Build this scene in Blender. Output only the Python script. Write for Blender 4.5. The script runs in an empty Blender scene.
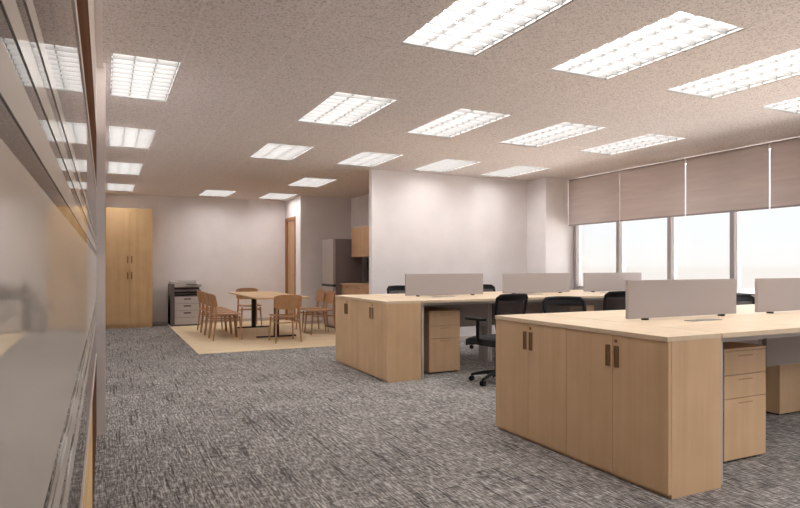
import bpy, bmesh, math, random
from mathutils import Vector, Matrix
random.seed(7)
PI = math.pi
SC = bpy.context.scene
COL = SC.collection

# ------------------------------------------------------------------ helpers
def V(*a): return Vector(a)

class MB:
    """collects shapes into one mesh"""
    def __init__(s): s.bm = bmesh.new()
    def _add(s, tb, mat=None):
        if mat is not None: bmesh.ops.transform(tb, matrix=mat, verts=tb.verts)
        me = bpy.data.meshes.new('tmp'); tb.to_mesh(me); tb.free()
        s.bm.from_mesh(me); bpy.data.meshes.remove(me); return s
    def box(s, x0, x1, y0, y1, z0, z1, bev=0, mat=None, seg=2):
        tb = bmesh.new(); bmesh.ops.create_cube(tb, size=1)
        for v in tb.verts:
            v.co = V(x0 + (v.co.x + .5) * (x1 - x0), y0 + (v.co.y + .5) * (y1 - y0), z0 + (v.co.z + .5) * (z1 - z0))
        if bev: bmesh.ops.bevel(tb, geom=tb.edges[:], offset=bev, segments=seg, profile=.6, affect='EDGES')
        return s._add(tb, mat)
    def cyl(s, p0, p1, r0, r1=None, n=16):
        r1 = r0 if r1 is None else r1
        p0, p1 = Vector(p0), Vector(p1); d = p1 - p0
        tb = bmesh.new(); bmesh.ops.create_cone(tb, cap_ends=True, segments=n, radius1=r0, radius2=r1, depth=d.length)
        q = d.to_track_quat('Z', 'Y').to_matrix().to_4x4()
        return s._add(tb, Matrix.Translation((p0 + p1) / 2) @ q)
    def tube(s, pts, r, n=10, closed=False, flat=1.0):
        """sweep an (optionally flattened) circle along a path; r may be a list"""
        pts = [Vector(p) for p in pts]; m = len(pts)
        rr = r if isinstance(r, (list, tuple)) else [r] * m
        rings = []; prev = None
        for i, p in enumerate(pts):
            a = pts[i - 1] if (i > 0 or closed) else p
            b = pts[(i + 1) % m] if (i < m - 1 or closed) else p
            t = (b - a).normalized()
            if prev is None:
                ref = V(0, 0, 1) if abs(t.z) < .9 else V(0, 1, 0)
                u = t.cross(ref).normalized()
            else:
                u = (prev - t * prev.dot(t)).normalized()
            prev = u; w = t.cross(u).normalized()
            rings.append([s.bm.verts.new(p + (u * math.cos(2 * PI * k / n) * flat + w * math.sin(2 * PI * k / n)) * rr[i]) for k in range(n)])
        for i in range(m if closed else m - 1):
            A, B = rings[i], rings[(i + 1) % m]
            for k in range(n):
                s.bm.faces.new((A[k], A[(k + 1) % n], B[(k + 1) % n], B[k]))
        if not closed:
            s.bm.faces.new(rings[0][::-1]); s.bm.faces.new(rings[-1])
        return s
    def sheet(s, f, nu, nv, th):
        """curved plate: f(u,v)->(point, normal); thickness th"""
        F, B = [], []
        for i in range(nu + 1):
            F.append([]); B.append([])
            for j in range(nv + 1):
                p, n = f(i / nu, j / nv); p = Vector(p); n = Vector(n).normalized()
                F[i].append(s.bm.verts.new(p + n * th / 2)); B[i].append(s.bm.verts.new(p - n * th / 2))
        for i in range(nu):
            for j in range(nv):
                s.bm.faces.new((F[i][j], F[i + 1][j], F[i + 1][j + 1], F[i][j + 1]))
                s.bm.faces.new((B[i][j], B[i][j + 1], B[i + 1][j + 1], B[i + 1][j]))
        for i in range(nu):
            s.bm.faces.new((F[i][0], B[i][0], B[i + 1][0], F[i + 1][0]))
            s.bm.faces.new((F[i][nv], F[i + 1][nv], B[i + 1][nv], B[i][nv]))
        for j in range(nv):
            s.bm.faces.new((F[0][j], F[0][j + 1], B[0][j + 1], B[0][j]))
            s.bm.faces.new((F[nu][j], B[nu][j], B[nu][j + 1], F[nu][j + 1]))
        return s
    def prism(s, poly, z0, z1, mat=None, bev=0):
        tb = bmesh.new()
        vs = [tb.verts.new((x, y, z0)) for x, y in poly]
        f = tb.faces.new(vs); r = bmesh.ops.extrude_face_region(tb, geom=[f])
        for v in [g for g in r['geom'] if isinstance(g, bmesh.types.BMVert)]: v.co.z = z1
        bmesh.ops.recalc_face_normals(tb, faces=tb.faces)
        if bev: bmesh.ops.bevel(tb, geom=tb.edges[:], offset=bev, segments=2, affect='EDGES')
        return s._add(tb, mat)
    def build(s, name, m, parent=None, smooth=None):
        bmesh.ops.recalc_face_normals(s.bm, faces=s.bm.faces)
        me = bpy.data.meshes.new(name); s.bm.to_mesh(me); s.bm.free()
        me.materials.append(m)
        o = bpy.data.objects.new(name, me); COL.objects.link(o)
        if parent: o.parent = parent
        if smooth:
            me.polygons.foreach_set('use_smooth', [True] * len(me.polygons))
            try: me.set_sharp_from_angle(angle=math.radians(smooth))
            except Exception: pass
        return o

def tag(o, label=None, cat=None, group=None, kind=None):
    if label: o['label'] = label
    if cat: o['category'] = cat
    if group: o['group'] = group
    if kind: o['kind'] = kind
    return o
def thing(name, loc, label, cat, group=None, rz=0):
    o = bpy.data.objects.new(name, None); COL.objects.link(o); o.empty_display_size = .1
    o.location = loc; o.rotation_euler = (0, 0, rz)
    return tag(o, label, cat, group)
def struct(name, mb, m, parent=None, smooth=None):
    o = mb.build(name, m, parent, smooth)
    if not parent: o['kind'] = 'structure'
    return o
def dup(root, loc, rz, label):
    def cp(o, par):
        c = o.copy(); COL.objects.link(c)
        if par: c.parent = par
        for ch in [x for x in src if x.parent == o]: cp(ch, c)
        return c
    src = list(COL.objects)
    r = cp(root, None); r.location = loc; r.rotation_euler = (0, 0, rz); r['label'] = label
    return r

# ------------------------------------------------------------------ materials
def mat(name):
    m = bpy.data.materials.new(name); m.use_nodes = True
    return m, m.node_tree.nodes, m.node_tree.links
def lin(c): return tuple((x / 12.92 if x <= .04045 else ((x + .055) / 1.055) ** 2.4) for x in [k / 255 for k in c]) + (1,)
def plain(name, c, rough=.6, metal=0, spec=.5, noise=0, nscale=20, bump=0):
    m, N, L = mat(name); b = N['Principled BSDF']
    b.inputs['Roughness'].default_value = rough; b.inputs['Metallic'].default_value = metal
    b.inputs['Specular IOR Level'].default_value = spec
    b.inputs['Base Color'].default_value = lin(c)
    if noise or bump:
        t = N.new('ShaderNodeTexCoord'); n = N.new('ShaderNodeTexNoise'); n.inputs['Scale'].default_value = nscale; n.inputs['Detail'].default_value = 4
        L.new(t.outputs['Object'], n.inputs['Vector'])
        if noise:
            r = N.new('ShaderNodeValToRGB'); r.color_ramp.elements[0].position = .3; r.color_ramp.elements[1].position = .7
            r.color_ramp.elements[0].color = lin([max(0, k * (1 - noise)) for k in c]); r.color_ramp.elements[1].color = lin([min(255, k * (1 + noise)) for k in c])
            L.new(n.outputs['Fac'], r.inputs['Fac']); L.new(r.outputs['Color'], b.inputs['Base Color'])
        if bump:
            bp = N.new('ShaderNodeBump'); bp.inputs['Strength'].default_value = bump; bp.inputs['Distance'].default_value = .002
            L.new(n.outputs['Fac'], bp.inputs['Height']); L.new(bp.outputs['Normal'], b.inputs['Normal'])
    return m
def wood(name, c1, c2, axis='Z', rough=.45, k=1.0):
    """fine straight grain running along `axis`"""
    m, N, L = mat(name); b = N['Principled BSDF']; b.inputs['Roughness'].default_value = rough
    b.inputs['Specular IOR Level'].default_value = .35
    t = N.new('ShaderNodeTexCoord'); mp = N.new('ShaderNodeMapping')
    s = {'X': (.6, 14, 14), 'Y': (14, .6, 14), 'Z': (14, 14, .6)}[axis]
    mp.inputs['Scale'].default_value = tuple(v * k for v in s)
    n = N.new('ShaderNodeTexNoise'); n.inputs['Scale'].default_value = 1; n.inputs['Detail'].default_value = 7; n.inputs['Roughness'].default_value = .6; n.inputs['Distortion'].default_value = .4
    r = N.new('ShaderNodeValToRGB'); r.color_ramp.elements[0].position = .3; r.color_ramp.elements[1].position = .7
    r.color_ramp.elements[0].color = lin(c1); r.color_ramp.elements[1].color = lin(c2)
    n2 = N.new('ShaderNodeTexNoise'); n2.inputs['Scale'].default_value = 5; n2.inputs['Detail'].default_value = 2
    mx = N.new('ShaderNodeMixRGB'); mx.blend_type = 'MULTIPLY'; mx.inputs['Fac'].default_value = .25
    r2 = N.new('ShaderNodeValToRGB'); r2.color_ramp.elements[0].position = .35; r2.color_ramp.elements[0].color = (.75, .7, .66, 1); r2.color_ramp.elements[1].position = .65
    oi = N.new('ShaderNodeObjectInfo'); ad = N.new('ShaderNodeVectorMath'); ad.operation = 'ADD'
    L.new(t.outputs['Object'], ad.inputs[0]); L.new(oi.outputs['Location'], ad.inputs[1])
    L.new(ad.outputs[0], mp.inputs['Vector']); L.new(mp.outputs[0], n.inputs['Vector']); L.new(n.outputs['Fac'], r.inputs['Fac'])
    L.new(ad.outputs[0], n2.inputs['Vector']); L.new(n2.outputs['Fac'], r2.inputs['Fac'])
    L.new(r.outputs[0], mx.inputs['Color1']); L.new(r2.outputs[0], mx.inputs['Color2'])
    L.new(mx.outputs[0], b.inputs['Base Color'])
    return m

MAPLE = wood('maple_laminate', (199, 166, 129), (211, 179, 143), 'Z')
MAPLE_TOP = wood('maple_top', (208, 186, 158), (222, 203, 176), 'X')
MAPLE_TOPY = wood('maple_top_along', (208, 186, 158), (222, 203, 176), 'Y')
CUPB = wood('cupboard_wood', (198, 164, 120), (212, 180, 136), 'Z')
OAK = wood('oak_chair', (166, 124, 88), (186, 144, 106), 'Z', k=2)
DOORW = wood('door_wood', (182, 146, 112), (196, 160, 126), 'Z')
FRAMEW = wood('dark_wood_frame', (92, 64, 48), (110, 80, 62), 'Y', 1)
FRAMEW.node_tree.nodes['Principled BSDF'].inputs['Specular IOR Level'].default_value = 0
SILLW = wood('pale_wood_sill', (206, 172, 122), (220, 188, 140), 'Y', 1)
HANDLE = plain('bronze_handle', (124, 92, 60), .4, .3)
WALL = plain('wall_paint', (230, 225, 225), .85, noise=.015, nscale=3, bump=.05)
GREYMETAL = plain('grey_powder_coat', (176, 170, 168), .5)
PANELGREY = plain('grey_modesty_panel', (150, 138, 134), .6)
SCREENM = plain('desk_screen_fabric', (168, 160, 158), .9, noise=.03, nscale=250, bump=.2)
BLACK = plain('black_plastic', (14, 14, 15), .6, spec=.25)
BLACKMETAL = plain('black_steel', (12, 12, 13), .5)
CUSHION = plain('black_fabric', (22, 22, 25), .95, noise=.2, nscale=300, bump=.3)
CHROME = plain('grey_metal', (150, 148, 150), .3, .9)
WHITE = plain('white_trim', (225, 216, 212), .6)
MULL = plain('window_aluminium', (158, 150, 148), .6)
TRIMW = plain('glass_frame_paint', (206, 192, 182), .6)

def carpet():
    m, N, L = mat('woven_carpet'); b = N['Principled BSDF']; b.inputs['Roughness'].default_value = .97; b.inputs['Specular IOR Level'].default_value = .05
    t = N.new('ShaderNodeTexCoord')
    def streak(sx, sy, lo, hi, det=3, off=0):
        mp = N.new('ShaderNodeMapping'); mp.inputs['Scale'].default_value = (sx, sy, 1); mp.inputs['Location'].default_value = (off, off * .7, 0)
        n = N.new('ShaderNodeTexNoise'); n.inputs['Scale'].default_value = 1; n.inputs['Detail'].default_value = det; n.inputs['Roughness'].default_value = .65
        r = N.new('ShaderNodeMapRange'); r.inputs['From Min'].default_value = lo; r.inputs['From Max'].default_value = hi
        L.new(t.outputs['Object'], mp.inputs['Vector']); L.new(mp.outputs[0], n.inputs['Vector']); L.new(n.outputs['Fac'], r.inputs['Value'])
        return r.outputs[0]
    def math_(op, a, bb):
        n = N.new('ShaderNodeMath'); n.operation = op
        for i, x in enumerate((a, bb)):
            if isinstance(x, (int, float)): n.inputs[i].default_value = x
            else: L.new(x, n.inputs[i])
        return n.outputs[0]
    a = streak(110, 15, .38, .64, 2); c = streak(15, 110, .38, .64, 2, off=7)
    fine = streak(230, 230, .3, .7, 1, 17)
    mixn = math_('ADD', math_('ADD', math_('MULTIPLY', a, .54), math_('MULTIPLY', c, .32)), math_('MULTIPLY', fine, .14))
    d1 = streak(50, 1.7, .58, .68, 1.2, 3); d2 = streak(2.4, 60, .64, .74, 1.2, 11)
    w1 = streak(64, 3.4, .55, .68, 2, 23); w2 = streak(5, 64, .58, .72, 2, 31)
    big = streak(1.6, 1.6, .3, .7, 2, 5)
    v = math_('ADD', mixn, math_('MULTIPLY', math_('ADD', w1, w2), .30))
    v = math_('SUBTRACT', v, math_('MULTIPLY', math_('ADD', d1, d2), .36))
    v = math_('ADD', v, math_('MULTIPLY', math_('SUBTRACT', big, .5), .12))
    r = N.new('ShaderNodeValToRGB'); e = r.color_ramp.elements
    e[0].position = 0; e[0].color = lin((72, 69, 68)); e[1].position = 1; e[1].color = lin((196, 191, 186))
    x = e.new(.45); x.color = lin((124, 120, 117))
    L.new(v, r.inputs['Fac']); L.new(r.outputs[0], b.inputs['Base Color'])
    bp = N.new('ShaderNodeBump'); bp.inputs['Strength'].default_value = .4; bp.inputs['Distance'].default_value = .004
    L.new(mixn, bp.inputs['Height']); L.new(bp.outputs[0], b.inputs['Normal'])
    return m
def ceilmat():
    m, N, L = mat('mineral_ceiling_tile'); b = N['Principled BSDF']; b.inputs['Roughness'].default_value = .95; b.inputs['Specular IOR Level'].default_value = .1
    t = N.new('ShaderNodeTexCoord')
    n = N.new('ShaderNodeTexNoise'); n.inputs['Scale'].default_value = 85; n.inputs['Detail'].default_value = 3; n.inputs['Distortion'].default_value = 1.2
    r = N.new('ShaderNodeValToRGB'); e = r.color_ramp.elements
    e[0].position = .36; e[0].color = lin((178, 168, 163)); e[1].position = .5; e[1].color = lin((228, 219, 214))
    L.new(t.outputs['Object'], n.inputs['Vector']); L.new(n.outputs['Fac'], r.inputs['Fac'])
    sp = N.new('ShaderNodeSeparateXYZ'); L.new(t.outputs['Object'], sp.inputs[0])
    def seam(out, off, pitch):
        a = N.new('ShaderNodeMath'); a.operation = 'ADD'; a.inputs[1].default_value = off; L.new(out, a.inputs[0])
        d = N.new('ShaderNodeMath'); d.operation = 'PINGPONG'; d.inputs[1].default_value = pitch / 2; L.new(a.outputs[0], d.inputs[0])
        c = N.new('ShaderNodeMath'); c.operation = 'LESS_THAN'; c.inputs[1].default_value = .006; L.new(d.outputs[0], c.inputs[0])
        return c.outputs[0]
    s1 = seam(sp.outputs[0], -1.59, .565)
    mx = N.new('ShaderNodeMixRGB'); mx.inputs['Color2'].default_value = lin((240, 232, 228))
    mu = N.new('ShaderNodeMath'); mu.operation = 'MULTIPLY'; mu.inputs[1].default_value = .32; L.new(s1, mu.inputs[0])
    L.new(mu.outputs[0], mx.inputs['Fac']); L.new(r.outputs[0], mx.inputs['Color1']); L.new(mx.outputs[0], b.inputs['Base Color'])
    return m
def vinyl():
    m, N, L = mat('pale_plank_vinyl'); b = N['Principled BSDF']; b.inputs['Roughness'].default_value = .5; b.inputs['Specular IOR Level'].default_value = .25
    t = N.new('ShaderNodeTexCoord'); br = N.new('ShaderNodeTexBrick')
    br.inputs['Color1'].default_value = lin((228, 208, 174)); br.inputs['Color2'].default_value = lin((220, 199, 164)); br.inputs['Mortar'].default_value = lin((198, 176, 142))
    br.inputs['Scale'].default_value = 1; br.inputs['Mortar Size'].default_value = .0025; br.inputs['Brick Width'].default_value = 1.2; br.inputs['Row Height'].default_value = .15
    L.new(t.outputs['Object'], br.inputs['Vector']); L.new(br.outputs['Color'], b.inputs['Base Color'])
    return m
def emis(name, c, s):
    m, N, L = mat(name); N.remove(N['Principled BSDF']); e = N.new('ShaderNodeEmission'); e.inputs[0].default_value = c; e.inputs[1].default_value = s
    L.new(e.outputs[0], N['Material Output'].inputs['Surface']); return m
def glassmat(name, ior, tint, rough=0.0):
    """thin architectural glass: Fresnel reflection over clear transmission"""
    m, N, L = mat(name); N.remove(N['Principled BSDF'])
    f = N.new('ShaderNodeFresnel'); f.inputs['IOR'].default_value = ior
    g = N.new('ShaderNodeBsdfGlossy'); g.inputs['Roughness'].default_value = rough; g.inputs['Color'].default_value = (.92, .91, .9, 1)
    tr = N.new('ShaderNodeBsdfTransparent'); tr.inputs[0].default_value = tint
    x = N.new('ShaderNodeMixShader'); L.new(f.outputs[0], x.inputs[0]); L.new(tr.outputs[0], x.inputs[1]); L.new(g.outputs[0], x.inputs[2])
    L.new(x.outputs[0], N['Material Output'].inputs['Surface']); return m
def filmmat():
    m, N, L = mat('frosted_film'); N.remove(N['Principled BSDF'])
    g = N.new('ShaderNodeBsdfGlossy'); g.inputs['Roughness'].default_value = 0; g.inputs['Color'].default_value = (.95, .94, .92, 1)
    d = N.new('ShaderNodeBsdfDiffuse'); d.inputs[0].default_value = lin((214, 204, 194))
    x = N.new('ShaderNodeMixShader'); x.inputs[0].default_value = .6
    L.new(d.outputs[0], x.inputs[1]); L.new(g.outputs[0], x.inputs[2]); L.new(x.outputs[0], N['Material Output'].inputs['Surface']); return m
def meshfab():
    m, N, L = mat('chair_mesh'); b = N['Principled BSDF']; b.inputs['Base Color'].default_value = lin((50, 44, 42)); b.inputs['Roughness'].default_value = .8
    t = N.new('ShaderNodeTexCoord'); n = N.new('ShaderNodeTexChecker'); n.inputs['Scale'].default_value = 400
    L.new(t.outputs['Object'], n.inputs['Vector'])
    r = N.new('ShaderNodeMapRange'); r.inputs['To Min'].default_value = .45; r.inputs['To Max'].default_value = .7
    L.new(n.outputs['Fac'], r.inputs['Value']); L.new(r.outputs[0], b.inputs['Alpha']); return m
def blindmat():
    m, N, L = mat('roller_blind_fabric'); N.remove(N['Principled BSDF'])
    t = N.new('ShaderNodeTexCoord'); mp = N.new('ShaderNodeMapping'); mp.inputs['Scale'].default_value = (1, .8, 9)
    n = N.new('ShaderNodeTexNoise'); n.inputs['Scale'].default_value = 2; n.inputs['Detail'].default_value = 4
    r = N.new('ShaderNodeValToRGB'); r.color_ramp.elements[0].position = .3; r.color_ramp.elements[1].position = .7
    r.color_ramp.elements[0].color = lin((204, 193, 189)); r.color_ramp.elements[1].color = lin((215, 204, 199))
    L.new(t.outputs['Object'], mp.inputs[0]); L.new(mp.outputs[0], n.inputs['Vector']); L.new(n.outputs['Fac'], r.inputs[0])
    d = N.new('ShaderNodeBsdfDiffuse'); L.new(r.outputs[0], d.inputs[0])
    tl = N.new('ShaderNodeBsdfTranslucent'); L.new(r.outputs[0], tl.inputs[0])
    x = N.new('ShaderNodeMixShader'); x.inputs[0].default_value = .26
    L.new(d.outputs[0], x.inputs[1]); L.new(tl.outputs[0], x.inputs[2]); L.new(x.outputs[0], N['Material Output'].inputs['Surface']); return m
CARPET, CEIL, VINYL = carpet(), ceilmat(), vinyl()
LAMP = emis('lamp_diffuser', (1, .975, .96, 1), 9.2)
CLEAR = glassmat('window_glass', 1.3, (.97, .98, .98, 1))
PGLASS = glassmat('partition_glass', 1.6, (.75, .75, .75, 1))
FILM, MESHF, BLIND = filmmat(), meshfab(), blindmat()

# ------------------------------------------------------------------ room shell
H = 2.465; YB = 12.42; YN = -3.0; XR = 6.53; XL = -1.7
struct('floor', MB().box(XL, XR + .3, YN, YB + .1, -.1, 0), CARPET)
struct('floor_vinyl', MB().box(1.07, 4.42, 8.05, YB, .0, .004), VINYL)

lights = []   # x0,x1,y0,y1
rows = {1: (2.23, 3.31), 2: (4.43, 5.52), 3: (6.60, 7.60), 4: (8.93, 9.99), 5: (11.1, 12.13), 0: (0.03, 1.11), -1: (-2.17, -1.09)}
cols = {1: (1.6, 2.14), 2: (2.73, 3.27), 3: (3.86, 4.40), 4: (4.99, 5.52)}
near = {1: 'in the nearest row', 2: 'in the second row from the camera', 3: 'in the third row, just before the white wall', 4: 'over the dining table', 5: 'in the farthest row'}
colw = {1: 'in the column left of the desks', 2: 'in the column over the storage cabinets', 3: 'in the third column, over the desk chairs', 4: 'in the column nearest the windows'}
for (a, b, t) in ((4.24, 5.34, 'nearest and largest'), (6.46, 7.57, 'second from the camera'), (8.67, 9.80, 'third from the camera'), (10.95, 12.0, 'farthest, above the tall cupboard')):
    lights.append((.03, .46, a, b, 'louvred ceiling light along the left wall, %s of that column' % t))
lab = {
 (1,1): 'large louvred ceiling light cut off by the top edge, left of two big ones',
 (2,1): 'large louvred ceiling light at top right, whole lattice seen, over the near cabinet',
 (3,1): 'long louvred ceiling light near the right edge, under the biggest top right one',
 (4,1): 'louvred ceiling light cut by the right edge, nearest the window blinds',
 (1,2): 'louvred ceiling light over the open carpet, second of its column from the top',
 (2,2): 'louvred ceiling light over the gap between both desk benches, above the white wall',
 (3,2): 'louvred ceiling light centre right, second row, between two similar ones',
 (4,2): 'louvred ceiling light in second row, closest to the first window blind',
 (1,3): 'small louvred ceiling light over the carpet before the dining area',
 (2,3): 'small louvred ceiling light meeting the left end of the white wall top',
 (3,3): 'small louvred ceiling light above the white wall, left of two there',
 (4,3): 'small louvred ceiling light above the white wall, nearest the column',
 (2,4): 'small ceiling light above the dining table, before the kitchen corner',
 (1,5): 'tiny ceiling light by the back wall above the printer side',
 (2,5): 'tiny ceiling light by the back wall above the wooden door'}
for (c, r), l in lab.items(): lights.append((*cols[c], *rows[r], l))
for c in (1, 2, 3, 4):
    for r in (0, -1): lights.append((*cols[c], *rows[r], None))  # unseen rows added out of frame to supply more room light

# ceiling slab pierced by the light recesses
xs = sorted({XL, XR + .3} | {v for l in lights for v in l[:2]}); ys = sorted({YN, YB + .1} | {v for l in lights for v in l[2:4]})
cb = bmesh.new(); vt = {}
def gv(x, y):
    if (x, y) not in vt: vt[(x, y)] = cb.verts.new((x, y, H))
    return vt[(x, y)]
for i in range(len(xs) - 1):
    for j in range(len(ys) - 1):
        cx, cy = (xs[i] + xs[i + 1]) / 2, (ys[j] + ys[j + 1]) / 2
        if any(l[0] < cx < l[1] and l[2] < cy < l[3] for l in lights): continue
        cb.faces.new((gv(xs[i], ys[j]), gv(xs[i], ys[j + 1]), gv(xs[i + 1], ys[j + 1]), gv(xs[i + 1], ys[j])))
r_ = bmesh.ops.extrude_face_region(cb, geom=cb.faces[:])
for v in [g for g in r_['geom'] if isinstance(g, bmesh.types.BMVert)]: v.co.z = H + .02
mb = MB(); mb.bm.free(); mb.bm = cb; struct('ceiling', mb, CEIL)
struct('ceiling_slab', MB().box(XL, XR + .3, YN, YB + .1, H + .13, H + .25), WALL)

T = .1
struct('wall_back', MB().box(XL, 3.38, YB, YB + T, 0, H), WALL)
struct('wall_near', MB().box(XL, XR + .3, YN - T, YN, 0, H + .13), WALL)
struct('wall_light_block', MB().box(XL - T, XL, YN, YB + T, 0, H + .13), WALL)  # wall added beyond the glass to shut out sky light and keep it dark
struct('wall_left', MB().box(-.055, 0, 4.48, YB, 0, H), WALL)
# return wall with the wooden door, then the kitchen corner
struct('wall_return', MB().box(3.38, 3.46, 11.33, 11.66, 0, H).box(3.38, 3.46, 12.38, YB + T, 0, H).box(3.38, 3.46, 11.66, 12.38, 2.1, H), WALL)
struct('wall_kitchen_back', MB().box(3.46, 4.52, 11.33, 11.43, 0, H), WALL)
struct('wall_kitchen_right', MB().box(4.42, 4.52, 7.86, 11.33, 0, H), WALL)
struct('wall_partition', MB().box(3.335, XR + .1, 7.76, 7.86, 0, H), WALL)
struct('wall_column', MB().box(6.0, XR + .1, 7.3, 7.76, 0, H), WALL)
# window wall: solid below the sill, header above
struct('wall_right', MB().box(XR, XR + .3, YN, 7.3, 0, .74).box(XR, XR + .3, YN, 7.3, 2.445, H), WALL)
bb = plain('baseboard_paint', (196, 186, 182), .5)
struct('baseboard_partition', MB().box(3.335, 6.0, 7.745, 7.76, 0, .07), bb)
struct('baseboard_back', MB().box(.80, 3.38, YB - .012, YB, .004, .06), bb)
struct('baseboard_kitchen', MB().box(3.46, 4.42, 11.318, 11.33, 0.0, .06), bb)

# windows: one glazed bay between mullions
wy = [7.26 - .872 * k for k in range(12)]
mb = MB().box(XR - .01, XR + .12, wy[-1], 7.3, .74, .78, .004)
struct('trim_window_sill', mb, MULL)
for k in range(len(wy) - 1):
    y1, y0 = wy[k], wy[k + 1]
    w = MB().box(XR + .0, XR + .12, y1 - .028, y1 + .028, .78, 2.445, .003)
    w.box(XR + .03, XR + .09, y0 + .029, y1 - .029, .78, .81, .002).box(XR + .03, XR + .09, y0 + .029, y1 - .029, 2.415, 2.445, .002)
    o = struct('window_%d' % (k + 1), w, MULL)
    MB().box(XR + .055, XR + .062, y0 + .029, y1 - .029, .811, 2.414).build('pane', CLEAR, o)

# roller blinds
by = [7.29, 6.255, 5.195, 4.14, 3.085, 2.03, .975]
bl = ['roller blind in the corner by the white column', 'roller blind second from the column, right of the faint seam',
      'roller blind third from the column, between the two white gaps', 'roller blind cut by the right edge of the photo', 'roller blind nearer than the photo edge', 'roller blind nearest the camera']
for k in range(4):
    g = .004 if k == 0 else .009
    a, b = by[k + 1] + (g if k else .003), by[k] - (.006 if k < 2 else .012)
    o = thing('roller_blind', (6.44, (a + b) / 2, 1.735), 'beige ' + bl[k], 'blind', 'window blinds'); w = (b - a) / 2
    MB().box(-.002, .002, -w, w, .02, .70).build('fabric', BLIND, o)
    MB().box(-.009, .009, -w, w, 0, .022, .003).build('bottom_bar', MULL, o)
    MB().cyl((.024, -w, .695), (.024, w, .695), .022).build('roller_tube', MULL, o, 40)

# door in the return wall
d = MB().box(3.365, 3.465, 11.66, 11.72, 0, 2.1).box(3.365, 3.465, 12.31, 12.38, 0, 2.1).box(3.365, 3.465, 11.72, 12.31, 2.04, 2.1)
dr = struct('door_1', d, wood('door_frame_wood', (150, 104, 68), (168, 120, 82), 'Z'))
MB().box(3.40, 3.44, 11.722, 12.308, .008, 2.038, .002).build('door_leaf', DOORW, dr)
MB().cyl((3.40, 11.79, .95), (3.36, 11.79, .95), .008).cyl((3.36, 11.785, .95), (3.36, 11.89, .95), .008).build('door_handle', CHROME, dr)

# ------------------------------------------------------------------ ceiling lights
HOUS = plain('light_housing', (206, 202, 198), .6); LOUV = plain('white_louvre', (132, 130, 128), .4)
for (x0, x1, y0, y1, l) in lights:
    w, dd = (x1 - x0) / 2, (y1 - y0) / 2
    o = thing('ceiling_light', ((x0 + x1) / 2, (y0 + y1) / 2, H), l or 'unseen louvred light added behind the camera to brighten the room', 'ceiling light', 'added unseen ceiling lights behind the camera' if l is None else 'ceiling lights')
    e = .002
    hb = MB().box(-w + e, -w + e + .008, -dd + e, dd - e, .003, .11).box(w - e - .008, w - e, -dd + e, dd - e, .003, .11)
    hb.box(-w + e + .008, w - e - .008, -dd + e, -dd + e + .008, .003, .11).box(-w + e + .008, w - e - .008, dd - e - .008, dd - e, .003, .11)
    hb.box(-w + e, w - e, -dd + e, dd - e, .11, .118); hb.build('housing', HOUS, o)
    MB().box(-w + .012, w - .012, -dd + .012, dd - .012, .075, .08).build('diffuser', LAMP, o)
    lv = MB()
    for i in range(4):
        x = -w + .014 + (2 * w - .028) * i / 3; lv.box(x - .002, x + .002, -dd + .012, dd - .012, .020, .040)
    for i in range(11):
        y = -dd + .016 + (2 * dd - .032) * i / 10; lv.box(-w + .011, w - .011, y - .0025, y + .0025, .006, .042)
    lv.build('louvre', LOUV, o)

# ------------------------------------------------------------------ glass partition on the left
GX = -.05
p = thing('glass_partition', (GX, 1, 0), 'glass partition with frosted stripes at the left edge, mirroring the room', 'glass partition')
def P(x0, x1, y0, y1, z0, z1, b=0): return MB().box(x0 - GX, x1 - GX, y0 - 1, y1 - 1, z0, z1, b)
Y0, Y1 = -2.9, 4.463
P(GX - .010, GX - .002, Y0, Y1, .545, 1.60).build('glass_pane', PGLASS, p)
for z0, z1 in ((.760, .799), (.823, .858), (.868, .879), (.898, 1.1895), (1.214, 1.245), (1.266, 1.288), (1.310, 1.328)):
    P(GX - .0018, GX - .0010, Y0, Y1, z0, z1).build('frosted_film', FILM, p)
P(GX - .03, GX, Y0, 3.0, .0, .53, .001).build('bottom_panel', SILLW, p)
P(GX - .03, GX, 3.001, Y1, .0, .53, .001).build('bottom_panel', FRAMEW, p)['label'] = 'dark brown far panel'
P(GX - .03, GX + .001, Y0, Y1, .53, .545, .001).build('bottom_bead', TRIMW, p)
P(GX - .03, GX + .001, Y0, Y1, 1.60, 1.625, .001).build('top_bead', TRIMW, p)
P(GX - .03, GX, Y0, Y1, 1.626, 1.985, .001).build('head_panel', FRAMEW, p)
P(GX - .03, GX + .0, Y0, Y1, 1.986, H, .001).build('head_fascia', TRIMW, p)
P(GX + .0015, -.014, Y0, Y1, 2.43, H - .001, .001).build('ceiling_trim', WHITE, p)
struct('trim_left_wall_end', MB().box(-.057, .003, 4.465, 4.48, 0, H, .001), WHITE)

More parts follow.
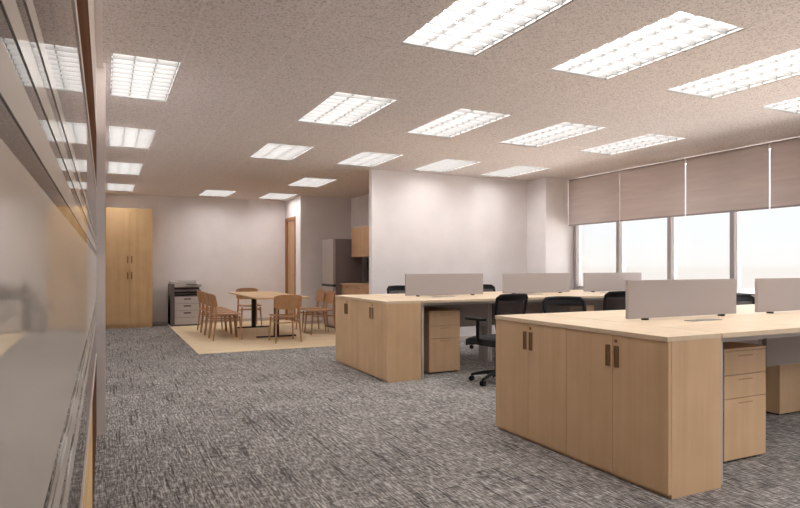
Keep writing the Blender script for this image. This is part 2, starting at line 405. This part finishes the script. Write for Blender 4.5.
# ------------------------------------------------------------------ storage cabinets and desk benches
TZ = .78
BY = {1: 2.05, 2: 5.29}          # near edge of each bench
BD = 1.43                        # depth of a bench
def cabinet_proto():
    # local: origin floor centre; front faces -X; width .695 along Y, depth .38 along X
    o = thing('storage_cabinet', (0, 0, 0), 'x', 'cabinet', 'low storage cabinets at the bench ends'); w = .3573
    b = MB().box(-.165, .19, -w, w, .0, .02).box(-.165, .19, -w, -w + .018, .02, TZ - .025).box(-.165, .19, w - .018, w, .02, TZ - .025)
    b.box(.172, .19, -w + .018, w - .018, .02, TZ - .025).box(-.165, .172, -w + .018, w - .018, TZ - .045, TZ - .025)
    b.box(-.16, .172, -w + .018, w - .018, .38, .398); b.build('body', MAPLE, o)
    MB().box(-.19, .195, -w, w, TZ - .0245, TZ, .0015).build('cabinet_top', MAPLE_TOPY, o)
    for s in (-1, 1):
        a, c = sorted((s * .0012, s * (w - .001)))
        dd = MB().box(-.185, -.166, a, c, .021, TZ - .0265, .001).build('door', MAPLE, o)
        hy = s * .030
        h = MB().box(-.190, -.1845, hy - .014, hy + .014, .585, .70, .002).box(-.193, -.189, hy + .009, hy + .014, .587, .698, .001)
        h.build('handle', HANDLE, dd)
        if s < 0: MB().cyl((-.1845, -.024, .724), (-.189, -.024, .724), .009).build('lock', HANDLE, dd, 40)
    return o
cab = cabinet_proto()
cab.location = (2.61, BY[1] + .3575, 0); cab['label'] = 'nearest maple storage cabinet, its plain end panel facing right'
dup(cab, (2.61, BY[1] + 1.0725, 0), 0, 'maple storage cabinet at the far end of the near bench, beside the chair')
dup(cab, (2.61, BY[2] + .3575, 0), 0, 'maple storage cabinet of the far bench with its end panel showing')
dup(cab, (2.61, BY[2] + 1.0725, 0), 0, 'maple storage cabinet of the far bench, nearest the dining area')

DW = 1.225; DX = 2.815
def desk_proto(end):
    # origin at the floor, left near corner; user sits on -Y side; inner edge at y=.69
    o = thing('office_desk', (0, 0, 0), 'x', 'desk', 'bench desks'); w = DW - .004
    MB().box(0, w, 0, .712, TZ - .026, TZ, .0015).build('desktop', MAPLE_TOP, o)
    MB().box(.04, w - .04, .595, .613, .43, TZ - .03, .001).build('modesty_panel', PANELGREY, o)
    if end: MB().box(.003, .028, .02, .705, 0, TZ - .0265, .001).build('leg', GREYMETAL, o)
    else: MB().box(.003, .028, .62, .705, 0, TZ - .0265, .001).build('leg', GREYMETAL, o)
    MB().box(w - .028, w - .003, .62, .705, 0, TZ - .0265, .001).build('leg', GREYMETAL, o)
    MB().box(.03, w - .03, .05, .08, TZ - .056, TZ - .0265, .001).build('support_rail', GREYMETAL, o)
    MB().box(.42, .68, .50, .57, TZ - .0005, TZ + .004, .001).build('cable_flap', CHROME, o)
    return o
de = desk_proto(True); dm = desk_proto(False)
de.location = (DX, BY[1], 0); de['label'] = 'nearest maple desk, beside the near storage cabinet with drawers under it'
dup(de, (DX, BY[2], 0), 0, 'far bench desk on the camera side, behind the black chair and drawers')
dm.location = (DX + DW, BY[1], 0); dm['label'] = 'near bench desk cut by the right edge, camera side'
def flip(n, b, lbl, src):
    return dup(src, (DX + DW * n, BY[b] + BD, 0), PI, lbl)
flip(1, 1, 'near bench desk on the far side, behind the nearest grey screen', dm)
flip(2, 1, 'near bench desk on the far side, behind the screen cut by the right edge', dm)
flip(1, 2, 'far bench desk on the wall side, behind the leftmost screen', dm)
flip(2, 2, 'far bench desk on the wall side, behind the middle screen', dm)
flip(3, 2, 'far bench desk on the wall side, nearest the windows', dm)
dup(dm, (DX + DW, BY[2], 0), 0, 'far bench desk on the camera side, in the middle of the bench')
dup(dm, (DX + 2 * DW, BY[2], 0), 0, 'far bench desk on the camera side, nearest the windows')

def screen_proto():
    o = thing('desk_screen', (0, 0, 0), 'x', 'desk screen', 'grey desk divider screens')
    MB().box(0, 1.015, -.012, .012, .012, .252, .003).build('panel', SCREENM, o)
    for x in (.14, .86): MB().box(x, x + .03, -.018, .018, 0, .0118, .002).build('bracket', BLACKMETAL, o)
    return o
sc = screen_proto(); sc.location = (2.905, 2.765, TZ); sc['label'] = 'grey desk screen closest to the camera, behind the near cabinet'
dup(sc, (4.15, 2.765, TZ), 0, 'grey desk screen cut off by the right edge of the photo')
dup(sc, (2.985, 6.005, TZ), 0, 'pale desk screen on the far bench, leftmost, against the white wall')
dup(sc, (4.29, 6.005, TZ), 0, 'pale desk screen in the middle of the far bench')
dup(sc, (5.555, 6.005, TZ), 0, 'pale desk screen on the far bench below the windows')

PULL = plain('maple_pull_shadow', (168, 134, 100), .6)
def pedestal_proto():
    o = thing('drawer_pedestal', (0, 0, 0), 'x', 'drawer pedestal', 'under-desk drawer pedestals'); w = .185
    MB().box(-w, w, .018, .42, .012, .635, .001).box(-w, w, 0, .42, .635, .65, .001).build('body', MAPLE, o)
    for z0, z1 in ((.500, .632), (.366, .496), (.016, .362)):
        dd = MB().box(-w + .001, w - .001, 0, .0175, z0, z1, .001).build('drawer', MAPLE, o)
        MB().box(-.06, .06, -.004, .0, z1 - .03, z1 - .024, .001).build('handle', PULL, dd)
    MB().box(-w + .02, w - .02, .03, .40, 0, .0115).build('plinth', BLACK, o)
    return o
pd = pedestal_proto(); pd.location = (3.325, 2.28, 0); pd['label'] = 'three-drawer maple pedestal beside the near cabinet end panel'
dup(pd, (3.205, 5.52, 0), 0, 'three-drawer maple pedestal under the far bench beside its cabinet')
dup(pd, (5.06, 5.50, 0), 0, 'drawer pedestal glimpsed between chair backs under the far bench')
dup(pd, (4.72, 3.26, 0), PI, 'drawer pedestal seen from behind beneath the near bench at the right edge')

# ------------------------------------------------------------------ office chairs
def office_chair():
    o = thing('office_chair', (0, 0, 0), 'x', 'office chair', 'black mesh office chairs')   # faces -Y
    # five star base
    s = MB(); s.cyl((0, 0, .06), (0, 0, .115), .035, .028, 20)
    for k in range(5):
        a = 2 * PI * k / 5 + PI / 10; c, n = math.cos(a), math.sin(a)
        s.tube([(0, 0, .10), (c * .12, n * .12, .09), (c * .25, n * .25, .062)], [.022, .019, .012], 8)
    s.build('base', BLACK, o, 40)
    for k in range(5):
        a = 2 * PI * k / 5 + PI / 10; c, n = math.cos(a), math.sin(a); t = V(-n, c, 0); q = V(c * .25, n * .25, .025)
        w = MB(); w.cyl(q - t * .022, q - t * .006, .025, n=14).cyl(q + t * .006, q + t * .022, .025, n=14).cyl(q + V(0, 0, 0), q + V(0, 0, .04), .008, n=8)
        w.build('caster', BLACK, o, 40)
    MB().cyl((0, 0, .11), (0, 0, .30), .022).cyl((0, 0, .30), (0, 0, .37), .014).build('gas_lift', BLACKMETAL, o, 40)
    MB().box(-.09, .09, -.12, .14, .36, .39, .008).cyl((.09, -.02, .375), (.17, -.02, .372), .006).cyl((-.09, .04, .375), (-.16, .04, .368), .006).build('tilt_mechanism', BLACK, o)
    # seat cushion, waterfall front
    def seat(u, v):
        x = (u - .5) * .46; y = (v - .5) * .44 - .01
        r = max(abs(u - .5), abs(v - .5)) * 2
        z = .425 - .02 * r ** 5 - (.035 * max(0, .35 - v) ** 1.3 * 3)
        k = 1 - .07 * (abs(v - .5) * 2) ** 4
        return (x * k, y * (1 - .07 * (abs(u - .5) * 2) ** 4), z), (0, 0, 1)
    MB().sheet(seat, 14, 14, .06).build('seat', CUSHION, o, 50)
    # backrest: curved frame with thick top bar and see-through mesh
    def bp(x, z):
        t = (z - .47) / .40
        return V(x, .215 + .055 * t + .02 * math.sin(t * PI) * -1 - .06 * (x / .22) ** 2 * 1.0, z)
    def hw(z):  # half width by height
        t = (z - .47) / .40; return .148 + .034 * math.sin(min(1, t * 1.1) * PI / 2)
    top, bot = .85, .47; path = []
    for i in range(9): z = bot + .03 + (top - bot - .06) * i / 8; path.append(bp(-hw(z), z))
    for i in range(9): x = -hw(top) + .03 + (2 * hw(top) - .06) * i / 8; path.append(bp(x, top - .004 + .004 * math.sin(i / 8 * PI)))
    for i in range(9): z = top - .03 - (top - bot - .06) * i / 8; path.append(bp(hw(z), z))
    for i in range(7): x = hw(bot) - .03 - (2 * hw(bot) - .06) * i / 6; path.append(bp(x, bot))
    MB().tube(path, .016, 8, closed=True).build('back_frame', BLACK, o, 60)
    def tb(u, v):
        x = (u - .5) * 2 * (hw(top) - .012); z = top - .050 + .050 * v; return bp(x, z), (0, 1, .1)
    hd = MB().sheet(tb, 12, 3, .018).build('head_bar', BLACK, o, 60)
    def mf(u, v):
        z = bot + (top - .04 - bot) * v; return bp((u - .5) * 2 * (hw(z) - .005), z), (0, 1, .1)
    MB().sheet(mf, 12, 12, .003).build('back_mesh', MESHF, o, 60)
    # spine
    MB().tube([(0, .10, .37), (0, .20, .375), (0, .262, .42), (0, .262, .50), (0, .268, .60)], [.022, .022, .022, .02, .012], 8, flat=1.5).build('back_support', BLACK, o, 60)
    def lum(u, v): x = (u - .5) * .32; z = .55 + .06 * v; q = bp(x, z); return (q.x, q.y + .018, q.z), (0, 1, .1)
    MB().sheet(lum, 8, 2, .012).build('lumbar_support', BLACK, o, 60)
    for s_ in (-1, 1):
        a = MB().tube([(s_ * .12, .03, .385), (s_ * .23, .03, .39), (s_ * .262, .03, .42), (s_ * .262, .03, .61)], [.014, .014, .015, .017], 8)
        ar = a.build('armrest', BLACK, o, 60)
        MB().box(s_ * .262 - .038, s_ * .262 + .038, -.12, .12, .61, .635, .010, seg=3).build('arm_pad', BLACK, ar)
    return o
ch = office_chair()
def put(c, x, y, deg, lbl):
    """x,y: where the middle of the backrest is"""
    a = math.radians(deg); bx, by_ = -math.sin(a) * .25, math.cos(a) * .25
    loc = (x - bx, y - by_, 0)
    if c is None: return dup(ch, loc, a, lbl)
    c.location = loc; c.rotation_euler = (0, 0, a); c['label'] = lbl
put(ch, 3.42, 4.60, 186, 'black mesh office chair with armrest and wheeled base visible left of near cabinet')
put(None, 3.46, 4.0, -14, 'black mesh chair back rising behind the near cabinet top, middle of three')
put(None, 4.79, 4.62, 177, 'black mesh chair back partly hidden by the left edge of nearest screen')
put(None, 5.20, 3.64, 4, 'black mesh chair seen in the gap between the two nearest screens')
put(None, 3.47, 7.18, 4, 'black chair peeking out left of the leftmost pale screen')
put(None, 4.72, 7.12, -6, 'black chair corner peeking between the leftmost and middle pale screens')

# ------------------------------------------------------------------ dining area
FZ = .004
def dining_chair():
    o = thing('dining_chair', (0, 0, 0), 'x', 'dining chair', 'wooden dining chairs')       # faces -Y
    for s in (-1, 1):
        MB().tube([(s * .185, -.195, 0), (s * .165, -.165, .36)], [.010, .016], 10).build('leg', OAK, o, 60)
        MB().tube([(s * .19, .225, 0), (s * .17, .18, .36), (s * .165, .19, .50), (s * .16, .225, .645)], [.010, .017, .015, .009], 10).build('leg', OAK, o, 60)
        MB().tube([(s * .173, -.17, .30), (s * .173, .187, .30)], .008, 8).build('stretcher', OAK, o, 60)
    MB().tube([(-.168, -.168, .325), (.168, -.168, .325)], .009, 8).build('stretcher', OAK, o, 60)
    MB().tube([(-.172, .187, .29), (.172, .187, .29)], .009, 8).build('stretcher', OAK, o, 60)
    def seat(u, v):
        x = (u - .5) * (.40 - .04 * v); y = (v - .5) * .40; z = .372 + .014 * (2 * u - 1) ** 2 + .006 * (2 * v - 1) ** 2
        k = 1 - .06 * (abs(2 * v - 1)) ** 6; return (x * k, y * (1 - .06 * abs(2 * u - 1) ** 6), z), (0, 0, 1)
    MB().sheet(seat, 14, 12, .016).build('seat', OAK, o, 50)
    def back(u, v):
        t = 2 * u - 1; hgt = .21 * (1 - .28 * abs(t) ** 4); z = .594 + (v - .5) * hgt
        return (t * .205, .235 - .05 * t * t - .0 + .03 * (v - .5), z), (-.3 * t, -1, .2)
    MB().sheet(back, 16, 6, .014).build('backrest', OAK, o, 50)
    return o
dc = dining_chair(); dc.location = (2.40, 8.86, FZ); dc.rotation_euler = (0, 0, PI)
dc['label'] = 'wooden dining chair at the near end of the table, its back to camera'
dup(dc, (2.42, 11.40, FZ), 0, 'wooden dining chair at the far end of the table facing the camera')
for y, l in ((9.50, 'nearest of the row'), (9.95, 'second nearest of the row'), (10.40, 'third of the row'), (10.84, 'farthest of the row')):
    dup(dc, (1.67, y, FZ), PI / 2, 'wooden dining chair on the left side of the table, ' + l)
for y, l in ((9.62, 'nearer of the two'), (10.12, 'farther of the two')):
    dup(dc, (3.19, y, FZ), -PI / 2, 'wooden dining chair on the fridge side of the table, ' + l)

t = thing('dining_table', (2.43, 10.1, FZ), 'long pale wood dining table on two black steel pedestals', 'table')
MB().box(-.42, .38, -1.15, 1.17, .622, .644, .004).build('tabletop', wood('table_top_wood', (206, 170, 128), (220, 188, 146), 'Y'), t)
for y in (-.64, .98):
    MB().box(-.035, .035, y - .035, y + .035, .02, .60, .004).build('post', BLACKMETAL, t)
    MB().box(-.31, .31, y - .035, y + .035, 0, .02, .003).build('foot_bar', BLACKMETAL, t)
    MB().box(-.30, .30, y - .03, y + .03, .601, .6215, .003).build('top_bar', BLACKMETAL, t)
MB().box(-.02, .02, -.60, .94, .60, .6215, .003).build('spine_beam', BLACKMETAL, t)

# ------------------------------------------------------------------ tall cupboard
c = thing('tall_cupboard', (.40, 12.2, 0), 'tall honey-coloured wooden cupboard with four doors in the back corner', 'cupboard')
MB().box(-.39, .385, -.18, .215, .0, 2.165, .001).build('body', CUPB, c)
for s in (-1, 1):
    for z0, z1, hz in ((.06, 1.085, (.88, 1.01)), (1.09, 2.115, (1.17, 1.30))):
        a, b = sorted((s * .0015, s * .383))
        dd = MB().box(a, b, -.20, -.181, z0, z1, .001).build('door', CUPB, c)
        x = s * .032; MB().box(x - .009, x + .009, -.215, -.20, hz[0], hz[1], .003).build('handle', HANDLE, dd)

# ------------------------------------------------------------------ printer
PB = plain('printer_charcoal', (96, 90, 90), .5); PG = plain('printer_grey', (188, 182, 180), .5); PM = plain('printer_mid_grey', (128, 122, 124), .5)
pr = thing('photocopier', (1.355, 12.12, FZ), 'grey floor-standing photocopier with paper drawers by the back wall', 'photocopier')
MB().box(-.27, .27, -.20, .25, .02, .56, .006).box(-.27, -.20, -.205, .25, .02, .78, .006).box(-.2, .27, .0, .25, .56, .78, .006).build('body', PB, pr)
MB().box(-.25, .25, -.18, .22, 0, .02).build('plinth', PB, pr)
for i, (z0, z1) in enumerate(((.03, .155), (.16, .285), (.29, .415), (.42, .545))):
    dd = MB().box(-.195, .265, -.222, -.2005, z0, z1, .003).build('drawer', PG, pr)
    if i: MB().box(-.04, .09, -.226, -.222, z1 - .055, z1 - .03, .001).build('handle', PB, dd)
MB().box(-.19, .27, -.20, -.0, .64, .67, .004).box(-.19, .24, -.17, -.0, .59, .60, .002).build('output_tray', PM, pr)
MB().box(-.199, .28, -.20, .25, .72, .782, .006).build('scanner', PG, pr)
MB().box(-.26, .20, -.14, .22, .783, .83, .012).prism([(-.1, -.12), (.2, -.12), (.2, .16), (-.1, .16)], .83, .842, bev=.003).build('document_feeder', PG, pr)
MB().box(.0, .2, -.26, -.20, .765, .78, .004).build('control_panel', PB, pr)

# ------------------------------------------------------------------ kitchen
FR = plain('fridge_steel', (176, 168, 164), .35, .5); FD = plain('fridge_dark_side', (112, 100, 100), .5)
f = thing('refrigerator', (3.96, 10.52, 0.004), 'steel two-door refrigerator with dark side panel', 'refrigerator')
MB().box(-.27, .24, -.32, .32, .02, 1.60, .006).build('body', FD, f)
MB().box(-.25, .22, -.30, .30, 0, .02).build('plinth', FD, f)
MB().box(-.32, -.272, -.318, .318, .04, .745, .01).build('lower_door', FR, f)
MB().box(-.32, -.272, -.318, .318, .79, 1.60, .01).build('upper_door', FR, f)
MB().box(-.316, -.272, -.318, .318, .747, .788, .002).build('grip_channel', BLACKMETAL, f)
k = thing('kitchen_counter', (4.08, 9.02, .004), 'wooden kitchen base counter between the fridge and white wall', 'kitchen counter')
MB().box(-.28, .335, -1.15, 1.14, .08, .78, .001).build('body', DOORW, k)
MB().box(-.24, .335, -1.15, 1.14, .0, .08).build('plinth', FD, k)
for i in range(4):
    a = -1.148 + i * .572; dd = MB().box(-.30, -.281, a, a + .568, .085, .778, .001).build('door', DOORW, k)
    MB().box(-.31, -.30, a + .26, a + .34, .74, .75, .001).build('handle', HANDLE, dd)
MB().box(-.32, .335, -1.155, 1.145, .78, .812, .002).build('countertop', DOORW, k)
w = thing('wall_cabinet', (4.19, 9.04, 1.28), 'wooden wall cabinet hung above the kitchen counter', 'wall cabinet')
MB().box(-.19, .225, -1.17, 1.15, 0, .52, .001).build('body', DOORW, w)
for i in range(4):
    a = -1.168 + i * .579; MB().box(-.21, -.191, a, a + .575, .001, .519, .001).build('door', DOORW, w)
tag(MB().box(4.408, 4.4195, 7.9, 10.48, .818, 1.27).build('splashback', plain('dark_splashback', (64, 56, 60), .3)), 'dark splashback panel on the kitchen wall above the counter', 'splashback')

# ------------------------------------------------------------------ sky and camera
W = bpy.data.worlds.new('sky'); SC.world = W; W.use_nodes = True; N, L = W.node_tree.nodes, W.node_tree.links
tc = N.new('ShaderNodeTexCoord'); sp = N.new('ShaderNodeSeparateXYZ'); L.new(tc.outputs['Generated'], sp.inputs[0])
r = N.new('ShaderNodeValToRGB'); mr = N.new('ShaderNodeMapRange'); mr.inputs['From Min'].default_value = -.2; mr.inputs['From Max'].default_value = .6
L.new(sp.outputs[2], mr.inputs['Value']); L.new(mr.outputs[0], r.inputs['Fac']); e = r.color_ramp.elements
e[0].position = 0; e[0].color = (1.8, 1.68, 1.62, 1); e[1].position = 1; e[1].color = (.95, .97, 1.0, 1)
for p_, c_ in ((.18, (1.6, 1.5, 1.45, 1)), (.21, (.19, .177, .168, 1)), (.245, (.19, .177, .168, 1)), (.252, (.198, .190, .185, 1)), (.32, (.190, .194, .198, 1)), (.44, (.182, .192, .203, 1)), (.60, (.95, .97, 1, 1))):
    x = e.new(p_); x.color = c_
L.new(r.outputs[0], N['Background'].inputs[0]); N['Background'].inputs[1].default_value = 5.2

cd = bpy.data.cameras.new('camera'); cam = bpy.data.objects.new('camera', cd); COL.objects.link(cam); SC.camera = cam
cd.sensor_width = 36; cd.lens = 36 * 607 / 800; cd.shift_y = 12 / 800; cd.clip_start = .01
cam.location = (0, 0, 1.12); cam.rotation_euler = (PI / 2, 0, -math.atan(295 / 607))
SC.view_settings.view_transform = 'Standard'; SC.view_settings.look = 'None'; SC.view_settings.gamma = 1; SC.view_settings.exposure = .1
SC.view_settings.use_curve_mapping = False
SC.cycles.max_bounces = 10; SC.cycles.diffuse_bounces = 6; SC.cycles.transparent_max_bounces = 12
